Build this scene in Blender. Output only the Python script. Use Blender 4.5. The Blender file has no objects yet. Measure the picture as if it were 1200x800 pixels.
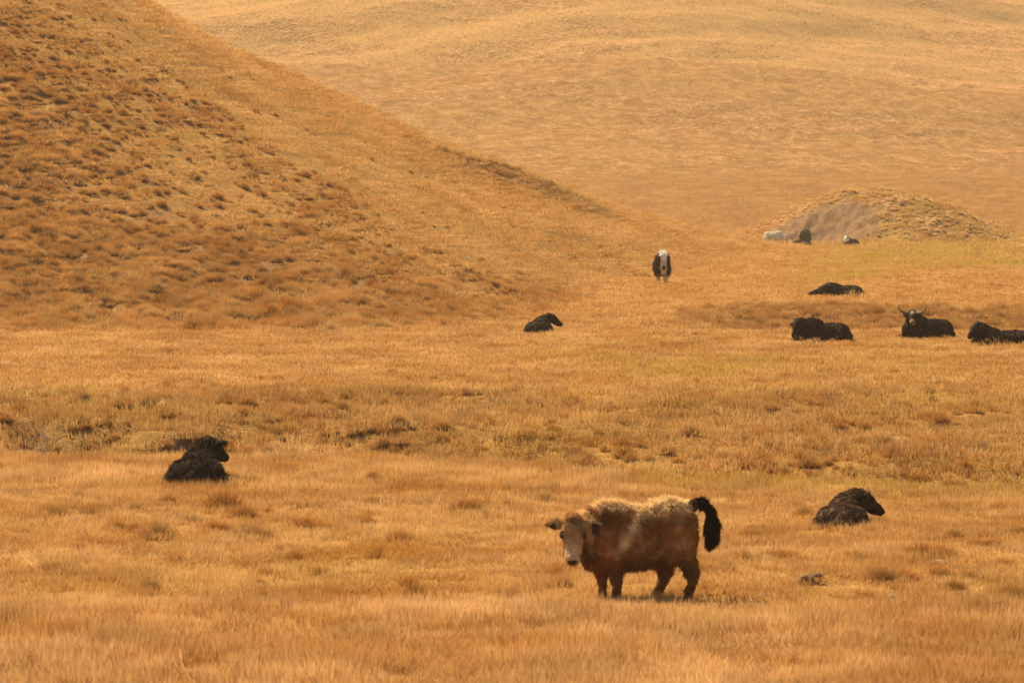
import bpy, bmesh, math, random
import numpy as np
from mathutils import Vector, Matrix, Euler

random.seed(7)
rng = np.random.default_rng(11)
scene = bpy.context.scene

# ------------------------------------------------------------------ camera
CAM_Z = 5.0
F = 5000.0                       # focal length in pixels of the 1200 px wide photograph (150 mm on 36 mm)
HORIZ = 205.0
cam_data = bpy.data.cameras.new("camera")
cam = bpy.data.objects.new("camera", cam_data)
scene.collection.objects.link(cam)
scene.camera = cam
cam_data.lens = 150.0
cam_data.sensor_width = 36.0
cam_data.clip_start = 1.0
cam_data.clip_end = 6000.0
PITCH = math.atan((400.0 - HORIZ) / F)
cam.location = (0, 0, CAM_Z)
cam.rotation_euler = (math.radians(90) - PITCH, 0, 0)
cam_data.dof.use_dof = True
cam_data.dof.focus_distance = 100.0
cam_data.dof.aperture_fstop = 5.6

# ------------------------------------------------------------------ light
SUN_ELEV, SUN_AZ = 47.0, -38.0   # azimuth measured from the view direction (+Y), negative = towards -X
world = bpy.data.worlds.new("World")
scene.world = world
world.use_nodes = True
wn = world.node_tree
wn.nodes.clear()
sky = wn.nodes.new("ShaderNodeTexSky")
sky.sky_type = 'NISHITA'
sky.sun_disc = False
sky.sun_elevation = math.radians(SUN_ELEV)
sky.sun_rotation = math.radians(SUN_AZ)
sky.altitude = 3000
sky.dust_density = 4.0
sky.ozone_density = 1.0
bg = wn.nodes.new("ShaderNodeBackground")
bg.inputs["Strength"].default_value = 0.07
wo = wn.nodes.new("ShaderNodeOutputWorld")
wn.links.new(sky.outputs[0], bg.inputs["Color"])
wn.links.new(bg.outputs[0], wo.inputs["Surface"])
sun_data = bpy.data.lights.new("sun", 'SUN')
sun = bpy.data.objects.new("sun", sun_data)
scene.collection.objects.link(sun)
sun_data.energy = 5.0
sun_data.angle = math.radians(0.6)
sun_data.color = (1.0, 0.87, 0.68)
_az, _el = math.radians(SUN_AZ), math.radians(SUN_ELEV)
sun_dir = Vector((math.sin(_az) * math.cos(_el), math.cos(_az) * math.cos(_el), math.sin(_el)))
sun.rotation_euler = (-sun_dir).to_track_quat('-Z', 'Y').to_euler()
sun.location = sun_dir * 300

vs = scene.view_settings
vs.view_transform = 'Standard'
vs.look = 'None'
vs.gamma = 1.0
vs.exposure = 1.04
try:
    vs.use_white_balance = True
    vs.white_balance_temperature = 8400
    vs.white_balance_tint = 2
except Exception:
    pass
scene.cycles.max_bounces = 6
scene.cycles.diffuse_bounces = 3
scene.cycles.transmission_bounces = 4
scene.cycles.volume_bounces = 0

# ------------------------------------------------------------------ numpy noise
def _hash(ix, iy, seed):
    h = (ix.astype(np.int64) * 374761393 + iy.astype(np.int64) * 668265263 + seed * 1442695041) & 0xFFFFFFFF
    h = ((h ^ (h >> 13)) * 1274126177) & 0xFFFFFFFF
    return h ^ (h >> 16)

def perlin(x, y, seed=0):
    x = np.asarray(x, float); y = np.asarray(y, float)
    ix, iy = np.floor(x), np.floor(y)
    fx, fy = x - ix, y - iy
    u = fx * fx * fx * (fx * (fx * 6 - 15) + 10)
    v = fy * fy * fy * (fy * (fy * 6 - 15) + 10)
    def g(dx, dy):
        a = _hash(ix + dx, iy + dy, seed) * (2 * math.pi / 4294967296.0)
        return np.cos(a) * (fx - dx) + np.sin(a) * (fy - dy)
    a = g(0, 0) * (1 - u) + g(1, 0) * u
    b = g(0, 1) * (1 - u) + g(1, 1) * u
    return (a * (1 - v) + b * v) * 1.5

def fbm(x, y, seed=0, octv=4, gain=0.5):
    s, a = 0.0, 1.0
    for k in range(octv):
        s = s + a * perlin(x, y, seed + 17 * k)
        x, y, a = x * 2.03, y * 2.03, a * gain
    return s

def sst(a, b, x):
    t = np.clip((x - a) / (b - a), 0, 1)
    return t * t * (3 - 2 * t)

def smooth_table(px, val, sig=35.0):
    g = np.arange(-900, 2101, 10.0)
    v = np.interp(g, px, val)
    k = np.exp(-0.5 * (np.arange(-12, 13) * 10.0 / sig) ** 2); k /= k.sum()
    vp = np.concatenate([np.full(12, v[0]), v, np.full(12, v[-1])])
    return g, np.convolve(vp, k, mode='valid')

# direction index: q = 600 + 5000 * x / y (bearing from the viewpoint in photograph pixels)
T_FOOT = smooth_table([-600, 0, 480, 600, 700, 800, 900, 1000, 1200], [150, 139, 139, 148, 176, 212, 250, 225, 175])
T_CREST_D = smooth_table([-600, 0, 165, 260, 350, 500, 550, 600, 667, 713, 760, 820, 900, 1000, 1100, 1200, 1600],
                         [215, 208, 212, 215, 218, 225, 231, 237, 246, 252, 262, 275, 296, 268, 236, 216, 200], 22.0)
T_CREST_Z = smooth_table([-600, 0, 165, 260, 350, 500, 550, 600, 667, 713, 760, 820, 900, 1000, 1100, 1200, 1600],
                         [30, 17.0, 13.6, 11.35, 9.8, 6.8, 6.05, 5.3, 4.2, 3.0, 2.45, 1.35, 0.0, -0.1, -0.1, -0.1, -0.1], 22.0)
T_DITCH = smooth_table([-600, 0, 300, 600, 700, 900, 1200, 1800], [75, 75.5, 74.5, 73.5, 71.5, 69.5, 69, 68])
T_BERM = smooth_table([-600, 0, 600, 800, 1000, 1200, 1800], [0.40, 0.42, 0.32, 0.27, 0.14, 0.05, 0.0])

HOLES = ((-9.3, 81.5, .34, .85), (-8.75, 78.3, .42, .9), (-8.2, 80.6, .36, .8), (-7.75, 77.6, .38, .7), (-7.4, 82.2, .30, .6), (-9.05, 79.6, .3, .7), (-5.9, 78.4, .3, .5))

def bearing(x, y):
    return np.clip(600 + F * x / np.maximum(y, 8.0), -900, 2100)

def terrain(x, y, detail=True):
    x = np.asarray(x, float); y = np.asarray(y, float)
    q = bearing(x, y)
    I = lambda T: np.interp(q, *T)
    z = np.zeros_like(x)
    # near rise that hides the calf's hooves
    z = z + I(T_BERM) * sst(30, 40.5, y) * (1 - sst(44.0, 48.8, y))
    # field undulation
    z = z + 0.10 * perlin(x / 7, y / 12, 3) * sst(47, 55, y) * (1 - sst(120, 140, y))
    # first ditch and the bank behind it
    dd = I(T_DITCH) + 0.8 * perlin(x / 3.1, y * 0 + 0.3, 5)
    z = z - 0.75 * sst(dd - 0.2, dd + 0.7, y) * (1 - sst(dd + 1.2, dd + 5.5, y))
    z = z + 0.46 * np.exp(-((y - 86) / 8.5) ** 2) * (1 + .5 * perlin(x / 3.5, y / 5, 6))
    # holes in the left bank
    for (hx, hy, hr, hd) in HOLES:
        z = z - hd * np.exp(-((x - hx) / hr) ** 2 - ((y - hy) / (hr * 1.7)) ** 2)
    # second, shallow gully on the right
    gm = sst(790, 880, q)
    z = z - gm * 0.8 * sst(136, 139, y + 1.5 * perlin(x / 4, y * 0, 9)) * (1 - sst(143, 160, y))
    # big spur on the left
    dfoot, dc, zc = I(T_FOOT), I(T_CREST_D), I(T_CREST_Z)
    t = np.clip((y - dfoot) / (dc - dfoot), 0, 1)
    g = 0.45 * t * t * (3 - 2 * t) + 0.55 * np.sin(t * math.pi / 2) ** 1.25
    g = g - .085 * np.exp(-((t - .70) / .13) ** 2) * sst(470, 560, q) * (1 - sst(700, 760, q))
    back = 1 - sst(0, 1, (y - dc) / (110 + 2.0 * np.abs(zc)))
    hill = zc * g * back
    z = z + hill
    # valley floor and the far hill
    z = z - 1.35 * sst(0, 75, y - dc)
    z = z + 6.5 * sst(430, 760, y)
    s = np.maximum(y - 690 - 60 * sst(650, 1250, q) - 25 * perlin(x / 120, y / 300, 21), 0)
    far = 0.20 * (np.sqrt(s * s + 75 ** 2) - 75)
    far = np.where(far > 90, 90 + 50 * (1 - np.exp(-(far - 90) / 50)), far)
    xr, yr = x * 0.86 + y * 0.51, -x * 0.51 + y * 0.86
    fm = sst(700, 860, y)
    z = z + far + fm * (6.0 * perlin(xr / 190, yr / 85, 31) + 1.6 * perlin(xr / 70, yr / 30, 32) + 1.5 * perlin(xr / 30, yr / 13, 33) * .6 + .35 * perlin(xr / 11, yr / 5, 34))
    # mound with a worn scarp
    mx, my = (x - 34.5) / 13.8, (y - 413) / 20.0
    mx = np.where(mx > 0, mx * 0.84, mx)
    r2 = mx * mx + my * my
    m = 4.95 * np.maximum(1 - r2, 0) ** 1.6
    m = m + 0.18 * perlin(x / 2.2, y / 3.0, 41) * sst(0.02, 0.5, m)
    m = m - 1.9 * np.exp(-(((x - 29.6) / 4.2) ** 2) - ((y - 401.5) / 5.5) ** 2) * sst(.0, .6, m)
    m = m + (0.28 * perlin(x / 1.0, y / 1.3, 43) + 0.5 * np.abs(perlin(x / 1.7 + m, y / 6.0, 44))) * sst(.1, .7, m) * np.exp(-(((x - 29.6) / 5.5) ** 2) - ((y - 402) / 7.0) ** 2)
    z = z + m
    # small second mound at the right edge
    r2 = ((x - 49.5) / 7.5) ** 2 + ((y - 372) / 12.0) ** 2
    z = z + 2.0 * np.maximum(1 - r2, 0) ** 1.4
    if detail:
        rough = rough_mask(x, y)
        z = z + rough * (0.22 * perlin(x / 1.3, y / 1.7, 51) + 0.10 * perlin(x / .6, y / .8, 52)) * sst(60, 75, y) * (1 - sst(420, 520, y))
        z = z + rough * .17 * perlin(x / 2.4, y / 2.0, 57) * sst(70, 74, y) * (1 - sst(92, 100, y))
        z = z + 0.35 * perlin(x / 14, y / 20, 53) * sst(150, 190, y) * (1 - sst(400, 600, y)) * sst(900, 600, q)
    return z

def rough_mask(x, y):
    """1 where hummocky tussock ground, 0 where smooth turf"""
    q = bearing(x, y)
    n = perlin(x / 9, y / 14, 61)
    bank = sst(-1, 1, y - np.interp(q, *T_DITCH)) * (1 - sst(84, 96, y + 5 * n))
    bank = bank * (0.55 + 0.45 * sst(650, 250, q))
    foot = np.interp(q, *T_FOOT); crest = np.interp(q, *T_CREST_D)
    t = (y - foot) / (crest - foot)
    hill = sst(-0.04, 0.02, t) * (1 - sst(0.22, 0.62, t + 0.22 * n + 0.00065 * (q - 130))) * sst(760, 660, q + 60 * n)
    hill_up = 0.42 * sst(0.1, 0.2, t) * (1 - sst(0.95, 1.05, t)) * sst(330, 20, q + 60 * n + 300 * (t - .4))
    gully = sst(790, 880, q + 40 * n) * sst(136, 139, y) * (1 - sst(148, 162, y + 5 * n))
    strip_c = crest - 13
    strip = sst(470, 520, q) * (1 - sst(700, 750, q)) * np.exp(-((y - strip_c) / (4 + 5 * sst(490, 590, q) * (1 - .5 * sst(650, 730, q)))) ** 4) * (.55 + .45 * sst(-.4, .1, perlin(x / 2.5, y / 6, 66)))
    mound = np.where((((x - 36) / 15) ** 2 + ((y - 412) / 20.0) ** 2) < 1, 1.0, 0.0)
    return np.clip(np.maximum.reduce([bank, hill, hill_up, gully, strip, mound]), 0, 1)

def dirt_mask(x, y):
    q = bearing(x, y)
    n = fbm(x / 2.0, y / 3.0, 71, 3)
    foot = np.interp(q, *T_FOOT); crest = np.interp(q, *T_CREST_D)
    t = (y - foot) / (crest - foot)
    hill = np.exp(-((t - 0.17) / 0.13) ** 2) * sst(720, 520, q) * (0.55 + 0.9 * n)
    ditch_d = np.interp(q, *T_DITCH)
    ditch = (.25 + .9 * n) * sst(-.2, .8, y - ditch_d) * (1 - sst(1.5, 3.5, y - ditch_d))
    holes = 0
    for (hx, hy, hr, _hd) in HOLES:
        holes = holes + np.exp(-((x - hx) / hr) ** 2 - ((y - hy) / (hr * 1.7)) ** 2)
    gully = sst(810, 900, q) * sst(135.5, 137.5, y) * (1 - sst(142, 150, y)) * (.5 + n)
    scarp = np.exp(-(((x - 29.6) / 4.9) ** 2) - ((y - 402.0) / 7.0) ** 2) * 1.5
    scarp = np.where(scarp > 0.45 + 0.35 * n, np.minimum(scarp * 1.4, 1), 0)
    m2 = np.exp(-((x - 49) / 4.0) ** 2 - ((y - 366) / 6.0) ** 2) * (0.5 + .8 * n)
    strip = sst(480, 520, q) * (1 - sst(690, 740, q)) * np.exp(-((y - crest + 13) / (3 + 5 * sst(490, 590, q))) ** 4) * (.55 + n)
    return np.clip(np.maximum.reduce([hill, ditch, np.minimum(holes * 2.2, 1.0), gully, scarp, m2, strip]), 0, 1)

def green_mask(x, y):
    q = bearing(x, y)
    n = fbm(x / 6.0, y / 9.0, 81, 3)
    meadow = sst(900, 1010, q) * sst(225, 250, y + (1150 - q) * 0.25) * (1 - sst(395, 430, y)) * (0.55 + 0.7 * n)
    midf = np.exp(-((y - 108) / 16.0) ** 2) * np.exp(-((q - 870) / 260.0) ** 2) * (.30 + .6 * n)
    field = sst(50, 52, y) * (1 - sst(58, 64, y)) * (0.3 * n)
    ditch_d = np.interp(q, *T_DITCH)
    bank_g = .26 * sst(1, 4, y - ditch_d) * (1 - sst(86, 98, y)) * (.6 + n)
    lip = sst(700, 800, q) * np.exp(-((y - ditch_d + 0.3) / 2.0) ** 2) * 0.5
    return np.clip(np.maximum.reduce([meadow, midf, field, bank_g, lip]), 0, 1)

def proj(x, y, z):
    """photograph pixel of a world point"""
    v = y * math.cos(PITCH) - (z - CAM_Z) * math.sin(PITCH)
    u = y * math.sin(PITCH) + (z - CAM_Z) * math.cos(PITCH)
    return 600 + F * x / v, 400 - F * u / v

def ground_at(px, py, dmin=39.0, dmax=1000.0):
    d = np.exp(np.linspace(math.log(dmin), math.log(dmax), 6000))
    x = (px - 600) / F * d
    z = terrain(x, d)
    _, yy = proj(x, d, z)
    hit = np.nonzero(yy <= py)[0]
    k = hit[0] if len(hit) else len(d) - 1
    return float(x[k]), float(d[k]), float(z[k])

# ------------------------------------------------------------------ materials
def new_mat(name):
    m = bpy.data.materials.new(name)
    m.use_nodes = True
    m.node_tree.nodes.clear()
    return m, m.node_tree

def N(nt, t, **kw):
    n = nt.nodes.new(t)
    for k, v in kw.items():
        setattr(n, k, v)
    return n

def ramp(nt, stops):
    r = N(nt, "ShaderNodeValToRGB")
    e = r.color_ramp.elements
    while len(e) < len(stops):
        e.new(0.5)
    for el, (p, c) in zip(e, stops):
        el.position = p
        el.color = (*c, 1)
    return r

def mixc(nt, fac, a, b, mode='MIX'):
    m = N(nt, "ShaderNodeMix", data_type='RGBA', blend_type=mode)
    for sock, v in ((0, fac), (6, a), (7, b)):
        if isinstance(v, (int, float)):
            m.inputs[sock].default_value = v
        elif isinstance(v, tuple):
            m.inputs[sock].default_value = (*v, 1)
        else:
            nt.links.new(v, m.inputs[sock])
    return m.outputs[2]

def noise(nt, scale, detail=3, vec=None, rough=0.55):
    n = N(nt, "ShaderNodeTexNoise")
    n.inputs["Scale"].default_value = scale
    n.inputs["Detail"].default_value = detail
    n.inputs["Roughness"].default_value = rough
    if vec is not None:
        nt.links.new(vec, n.inputs["Vector"])
    return n.outputs["Fac"]

STRAW = (0.62, 0.33, 0.105)
RUST = (0.50, 0.20, 0.052)
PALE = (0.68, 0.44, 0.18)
OLIVE = (0.44, 0.32, 0.06)

def ground_material():
    m, nt = new_mat("dry_grass_ground")
    L = nt.links.new
    geo = N(nt, "ShaderNodeNewGeometry")
    mp = N(nt, "ShaderNodeMapping"); mp.inputs["Scale"].default_value = (1, .6, 1)
    L(geo.outputs["Position"], mp.inputs["Vector"])
    big = noise(nt, 0.045, 4, mp.outputs[0])
    mid = noise(nt, 0.5, 4, mp.outputs[0])
    fine = noise(nt, 5.0, 5, mp.outputs[0], 0.7)
    r1 = ramp(nt, [(0.3, (0.30, 0.145, 0.042)), (0.5, (0.37, 0.195, 0.062)), (0.7, (0.42, 0.25, 0.09))])
    L(mid, r1.inputs[0])
    c = mixc(nt, 0.5, r1.outputs[0], mixc(nt, big, (0.33, 0.16, 0.045), (0.40, 0.235, 0.082)))
    rf = ramp(nt, [(0.3, (0.62, 0.57, 0.52)), (0.65, (1.15, 1.15, 1.15))])
    L(fine, rf.inputs[0])
    c = mixc(nt, 0.8, c, rf.outputs[0], 'MULTIPLY')
    a = N(nt, "ShaderNodeAttribute", attribute_name="green")
    rg = ramp(nt, [(0.3, (0.26, 0.185, 0.03)), (0.7, (0.38, 0.27, 0.055))]); L(fine, rg.inputs[0])
    gm = N(nt, "ShaderNodeMath", operation='MULTIPLY'); L(a.outputs["Fac"], gm.inputs[0]); gm.inputs[1].default_value = 0.85
    c = mixc(nt, gm.outputs[0], c, rg.outputs[0])
    a = N(nt, "ShaderNodeAttribute", attribute_name="rough")
    gm = N(nt, "ShaderNodeMath", operation='MULTIPLY'); L(a.outputs["Fac"], gm.inputs[0]); gm.inputs[1].default_value = 0.55
    c = mixc(nt, gm.outputs[0], c, (0.25, 0.12, 0.042))
    a = N(nt, "ShaderNodeAttribute", attribute_name="dirt")
    rd = ramp(nt, [(0.3, (0.13, 0.068, 0.036)), (0.7, (0.27, 0.155, 0.088))]); L(fine, rd.inputs[0])
    c = mixc(nt, a.outputs["Fac"], c, rd.outputs[0])
    bs = N(nt, "ShaderNodeBsdfPrincipled")
    L(c, bs.inputs["Base Color"]); bs.inputs["Roughness"].default_value = 0.95
    bs.inputs["Specular IOR Level"].default_value = 0.1
    bp = N(nt, "ShaderNodeBump"); bp.inputs["Strength"].default_value = 0.8; bp.inputs["Distance"].default_value = 0.25
    n2 = noise(nt, 1.6, 6, geo.outputs["Position"], 0.75)
    L(n2, bp.inputs["Height"]); L(bp.outputs[0], bs.inputs["Normal"])
    o = N(nt, "ShaderNodeOutputMaterial"); L(bs.outputs[0], o.inputs[0])
    return m

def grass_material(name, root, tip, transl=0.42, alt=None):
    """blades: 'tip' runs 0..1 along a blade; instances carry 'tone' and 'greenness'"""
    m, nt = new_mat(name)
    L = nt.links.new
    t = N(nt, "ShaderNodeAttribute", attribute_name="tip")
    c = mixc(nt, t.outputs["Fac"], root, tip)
    tone = N(nt, "ShaderNodeAttribute", attribute_name="tone", attribute_type='INSTANCER')
    oi = N(nt, "ShaderNodeObjectInfo")
    geo = N(nt, "ShaderNodeNewGeometry")
    patch = noise(nt, 0.35, 3, geo.outputs["Position"])
    rp = ramp(nt, [(0.32, (0.80, 0.66, 0.52)), (0.5, (1, 1, 1)), (0.68, (1.16, 1.22, 1.35))]); L(patch, rp.inputs[0])
    c = mixc(nt, 1.0, c, rp.outputs[0], 'MULTIPLY')
    rr = ramp(nt, [(0.0, (0.80, 0.70, 0.58)), (0.5, (1, 1, 1)), (1.0, (1.12, 1.16, 1.25))]); L(oi.outputs["Random"], rr.inputs[0])
    c = mixc(nt, 1.0, c, rr.outputs[0], 'MULTIPLY')
    gr = N(nt, "ShaderNodeAttribute", attribute_name="greenness", attribute_type='INSTANCER')
    c = mixc(nt, gr.outputs["Fac"], c, OLIVE)
    c = mixc(nt, tone.outputs["Fac"], c, (0.32, 0.17, 0.075))
    d = N(nt, "ShaderNodeBsdfDiffuse"); L(c, d.inputs[0])
    tr = N(nt, "ShaderNodeBsdfTranslucent"); L(c, tr.inputs[0])
    mx = N(nt, "ShaderNodeMixShader"); mx.inputs[0].default_value = transl
    L(d.outputs[0], mx.inputs[1]); L(tr.outputs[0], mx.inputs[2])
    o = N(nt, "ShaderNodeOutputMaterial"); L(mx.outputs[0], o.inputs[0])
    return m

def fur_material(name, rough=0.65, transl=0.12):
    m, nt = new_mat(name)
    L = nt.links.new
    a = N(nt, "ShaderNodeAttribute", attribute_name="coat")
    bs = N(nt, "ShaderNodeBsdfPrincipled")
    L(a.outputs["Color"], bs.inputs["Base Color"])
    bs.inputs["Roughness"].default_value = rough
    bs.inputs["Specular IOR Level"].default_value = 0.08
    tr = N(nt, "ShaderNodeBsdfTranslucent"); L(a.outputs["Color"], tr.inputs[0])
    mx = N(nt, "ShaderNodeMixShader"); mx.inputs[0].default_value = transl
    L(bs.outputs[0], mx.inputs[1]); L(tr.outputs[0], mx.inputs[2])
    o = N(nt, "ShaderNodeOutputMaterial"); L(mx.outputs[0], o.inputs[0])
    return m

def plain_material(name, col, rough=0.6, spec=0.3, var=0.0, scale=20):
    m, nt = new_mat(name)
    L = nt.links.new
    bs = N(nt, "ShaderNodeBsdfPrincipled")
    bs.inputs["Roughness"].default_value = rough
    bs.inputs["Specular IOR Level"].default_value = spec
    tc = N(nt, "ShaderNodeTexCoord")
    f = noise(nt, scale, 4, tc.outputs["Object"])
    r = ramp(nt, [(0.3, tuple(v * (1 - var) for v in col)), (0.7, tuple(min(v * (1 + var), 1) for v in col))])
    L(f, r.inputs[0]); L(r.outputs[0], bs.inputs["Base Color"])
    o = N(nt, "ShaderNodeOutputMaterial"); L(bs.outputs[0], o.inputs[0])
    return m

M_GROUND = ground_material()
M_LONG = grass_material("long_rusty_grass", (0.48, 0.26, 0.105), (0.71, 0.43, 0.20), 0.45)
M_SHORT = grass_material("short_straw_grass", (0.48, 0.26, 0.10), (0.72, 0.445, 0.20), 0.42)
M_FARG = grass_material("haze_paled_far_grass", (0.62, 0.39, 0.195), (0.86, 0.565, 0.325), 0.4)  # blade colour lightened to stand in for the haze of distance
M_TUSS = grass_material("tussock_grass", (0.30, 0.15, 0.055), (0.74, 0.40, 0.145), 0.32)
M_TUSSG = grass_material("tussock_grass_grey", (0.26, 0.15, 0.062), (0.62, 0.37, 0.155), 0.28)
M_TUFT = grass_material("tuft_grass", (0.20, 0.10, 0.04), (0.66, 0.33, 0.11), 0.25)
M_FUR = fur_material("yak_fur", 0.7, 0.22)
M_SKIN = fur_material("yak_hide", 0.75, 0.0)
M_HORN = plain_material("horn", (0.085, 0.065, 0.05), 0.6, 0.3, 0.3, 8)
M_EYE = plain_material("eye", (0.01, 0.008, 0.006), 0.12, 0.6)
M_NOSE = plain_material("nose", (0.045, 0.022, 0.014), 0.7, 0.15, 0.3, 30)
M_ROCK = plain_material("pale_rock", (0.33, 0.26, 0.20), 0.9, 0.2, 0.35, 14)
M_EARTH = plain_material("mossy_earth", (0.21, 0.115, 0.06), 0.95, 0.1, 0.45, 9)

# ------------------------------------------------------------------ helpers
COL = scene.collection

def tag(o, label=None, cat=None, group=None, kind=None):
    if label: o["label"] = label
    if cat: o["category"] = cat
    if group: o["group"] = group
    if kind: o["kind"] = kind
    return o

def mesh_np(name, verts, faces, mat=None, smooth=True, attrs=None, colors=None):
    """faces: int array (n,3) or (n,4)"""
    me = bpy.data.meshes.new(name)
    verts = np.asarray(verts, np.float32); faces = np.asarray(faces, np.int32)
    me.vertices.add(len(verts)); me.vertices.foreach_set("co", verts.ravel())
    k = faces.shape[1]
    me.loops.add(faces.size); me.loops.foreach_set("vertex_index", faces.ravel())
    me.polygons.add(len(faces))
    me.polygons.foreach_set("loop_start", np.arange(0, faces.size, k, dtype=np.int32))
    me.polygons.foreach_set("use_smooth", np.full(len(faces), smooth))
    me.update(calc_edges=True)
    for an, av in (attrs or {}).items():
        a = me.attributes.new(an, 'FLOAT', 'POINT'); a.data.foreach_set("value", np.asarray(av, np.float32).ravel())
    for an, av in (colors or {}).items():
        a = me.attributes.new(an, 'FLOAT_COLOR', 'POINT')
        av = np.concatenate([np.asarray(av, np.float32), np.ones((len(av), 1), np.float32)], 1)
        a.data.foreach_set("color", av.ravel())
    if mat: me.materials.append(mat)
    return me

def link(name, data, parent=None, loc=None):
    o = bpy.data.objects.new(name, data)
    COL.objects.link(o)
    if parent is not None: o.parent = parent
    if loc is not None: o.location = loc
    return o

# ------------------------------------------------------------------ the ground
def build_ground():
    qs = np.concatenate([np.linspace(-900, -80, 60), np.linspace(-60, 1260, 720), np.linspace(1280, 2100, 60)])
    ds = np.concatenate([np.linspace(4, 36, 14), np.exp(np.linspace(math.log(37), math.log(66), 90)),
                         np.exp(np.linspace(math.log(66.3), math.log(92), 150)),
                         np.exp(np.linspace(math.log(92.3), math.log(300), 300)),
                         np.exp(np.linspace(math.log(302), math.log(385), 50)), np.exp(np.linspace(math.log(386), math.log(432), 130)), np.exp(np.linspace(math.log(434), math.log(760), 60)),
                         np.exp(np.linspace(math.log(765), math.log(1250), 190)),
                         np.exp(np.linspace(math.log(1260), math.log(2600), 30))])
    Q, D = np.meshgrid(qs, ds)
    X = (Q - 600) / F * np.maximum(D, 8.0) * 1.0
    X[:, :60] *= np.linspace(3.0, 1.0, 60)[None, :]
    X[:, -60:] *= np.linspace(1.0, 3.0, 60)[None, :]
    Z = terrain(X, D)
    V = np.stack([X, D, Z], -1).reshape(-1, 3)
    nr, nc = Q.shape
    i = np.arange(nr * nc).reshape(nr, nc)
    Fc = np.stack([i[:-1, :-1], i[:-1, 1:], i[1:, 1:], i[1:, :-1]], -1).reshape(-1, 4)
    x, y = V[:, 0], V[:, 1]
    me = mesh_np("ground", V, Fc, M_GROUND, True,
                 {"rough": rough_mask(x, y), "dirt": dirt_mask(x, y), "green": green_mask(x, y)})
    return tag(link("ground", me), kind="structure")

build_ground()

# ------------------------------------------------------------------ grass clumps (shared source meshes)
def blades(n, rad, h, w, lean, mat, name, dome=0.0, hvar=0.4, seg=1, seed=0):
    """n blades rooted within rad; dome > 0 makes them splay into a hemisphere of height h"""
    r = np.random.default_rng(seed)
    rr = rad * np.sqrt(r.random(n)) * (0.62 if dome else 1.0)
    a = r.random(n) * 2 * math.pi
    root = np.stack([rr * np.cos(a), rr * np.sin(a), (h * .3 * np.sqrt(np.maximum(1 - (rr / rad) ** 2, 0)) if dome else np.zeros(n))], -1)
    face = r.random(n) * 2 * math.pi
    side = np.stack([np.cos(face), np.sin(face), np.zeros(n)], -1)
    hh = h * (1 - hvar * r.random(n))
    if dome:
        el = np.arccos(np.clip(rr / (rad * 0.62), 0, 1) ** 1.3 * dome + 0.25 * (r.random(n) - .5))
        d = np.stack([np.cos(el) * np.cos(a), np.cos(el) * np.sin(a), np.sin(el)], -1)
        side = np.stack([-np.sin(a), np.cos(a), np.zeros(n)], -1) * .75 + side * .5
    else:
        la = r.random(n) * 2 * math.pi; lm = lean * r.random(n)
        d = np.stack([np.cos(la) * lm + 0.12, np.sin(la) * lm, np.ones(n)], -1)
    d /= np.linalg.norm(d, axis=1, keepdims=True)
    tip = root + d * hh[:, None]
    mid = root + d * hh[:, None] * .55 + np.array([0, 0, 0.06]) * h
    if dome:
        tip[:, 2] -= 0.22 * h * (1 - d[:, 2]) + .12 * h
    ww = (w * (.6 + .8 * r.random(n)))[:, None]
    if seg == 1:
        V = np.stack([root - side * ww / 2, root + side * ww / 2, tip], 1).reshape(-1, 3)
        Fc = np.arange(3 * n).reshape(n, 3)
        T = np.tile([0, 0, 1.0], n)
    else:
        V = np.stack([root - side * ww / 2, root + side * ww / 2, mid - side * ww * .4, mid + side * ww * .4, tip], 1).reshape(-1, 3)
        b = (np.arange(n) * 5)[:, None]
        Fc = np.concatenate([b + [0, 1, 3], b + [0, 3, 2], b + [2, 3, 4]])
        T = np.tile([0, 0, .5, .5, 1.0], n)
    V[:, 2] -= 0.02
    return mesh_np(name, V, Fc, mat, False, {"tip": T})

def tuft(n, rad, h, w, mat, name, seed=0):
    """a tussock: a low matted heart with blades growing out of it in all directions, one connected mesh"""
    r = np.random.default_rng(seed)
    na, ne = 14, 6
    core = []
    for e in range(ne):
        el = math.pi / 2 * e / ne
        for k in range(na):
            aa = 2 * math.pi * (k + .5 * (e % 2)) / na
            j = 1 + .3 * (r.random() - .5)
            core.append((rad * .58 * math.cos(el) * math.cos(aa) * j, rad * .58 * math.cos(el) * math.sin(aa) * j, h * .34 * math.sin(el) * j - .03))
    core.append((0, 0, h * .34))
    core = np.array(core)
    fc = []
    for e in range(ne - 1):
        for k in range(na):
            a0, a1 = e * na + k, e * na + (k + 1) % na
            fc += [(a0, a1, a1 + na), (a0, a1 + na, a0 + na)]
    top = len(core) - 1
    fc += [((ne - 1) * na + k, (ne - 1) * na + (k + 1) % na, top) for k in range(na)]
    pick = r.integers(0, len(core), n)
    P = core[pick]
    d = P / np.array([rad, rad, h]) * np.array([1.0, 1.0, .5]) + r.normal(size=(n, 3)) * .28 + np.array([.06, 0, .72])
    d /= np.linalg.norm(d, axis=1, keepdims=True)
    ln = (.45 + .35 * r.random(n)) * (rad * (1 - d[:, 2]) * 1.1 + h * d[:, 2] * 1.25)
    side = np.cross(d, r.normal(size=(n, 3))); side /= np.linalg.norm(side, axis=1, keepdims=True)
    q = P + side * (w * (.6 + .8 * r.random(n)))[:, None]
    tip = (P + q) / 2 + d * ln[:, None]
    tip[:, 2] -= .25 * ln * (1 - d[:, 2])
    V = np.concatenate([core, q, tip]); i = np.arange(n); c0 = len(core)
    Fc = np.concatenate([np.array(fc), np.stack([pick, c0 + i, c0 + n + i], -1)])
    T = np.concatenate([np.full(c0, .25), np.full(n, .15), np.ones(n)])
    return mesh_np(name, V, Fc, mat, False, {"tip": T})

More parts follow.
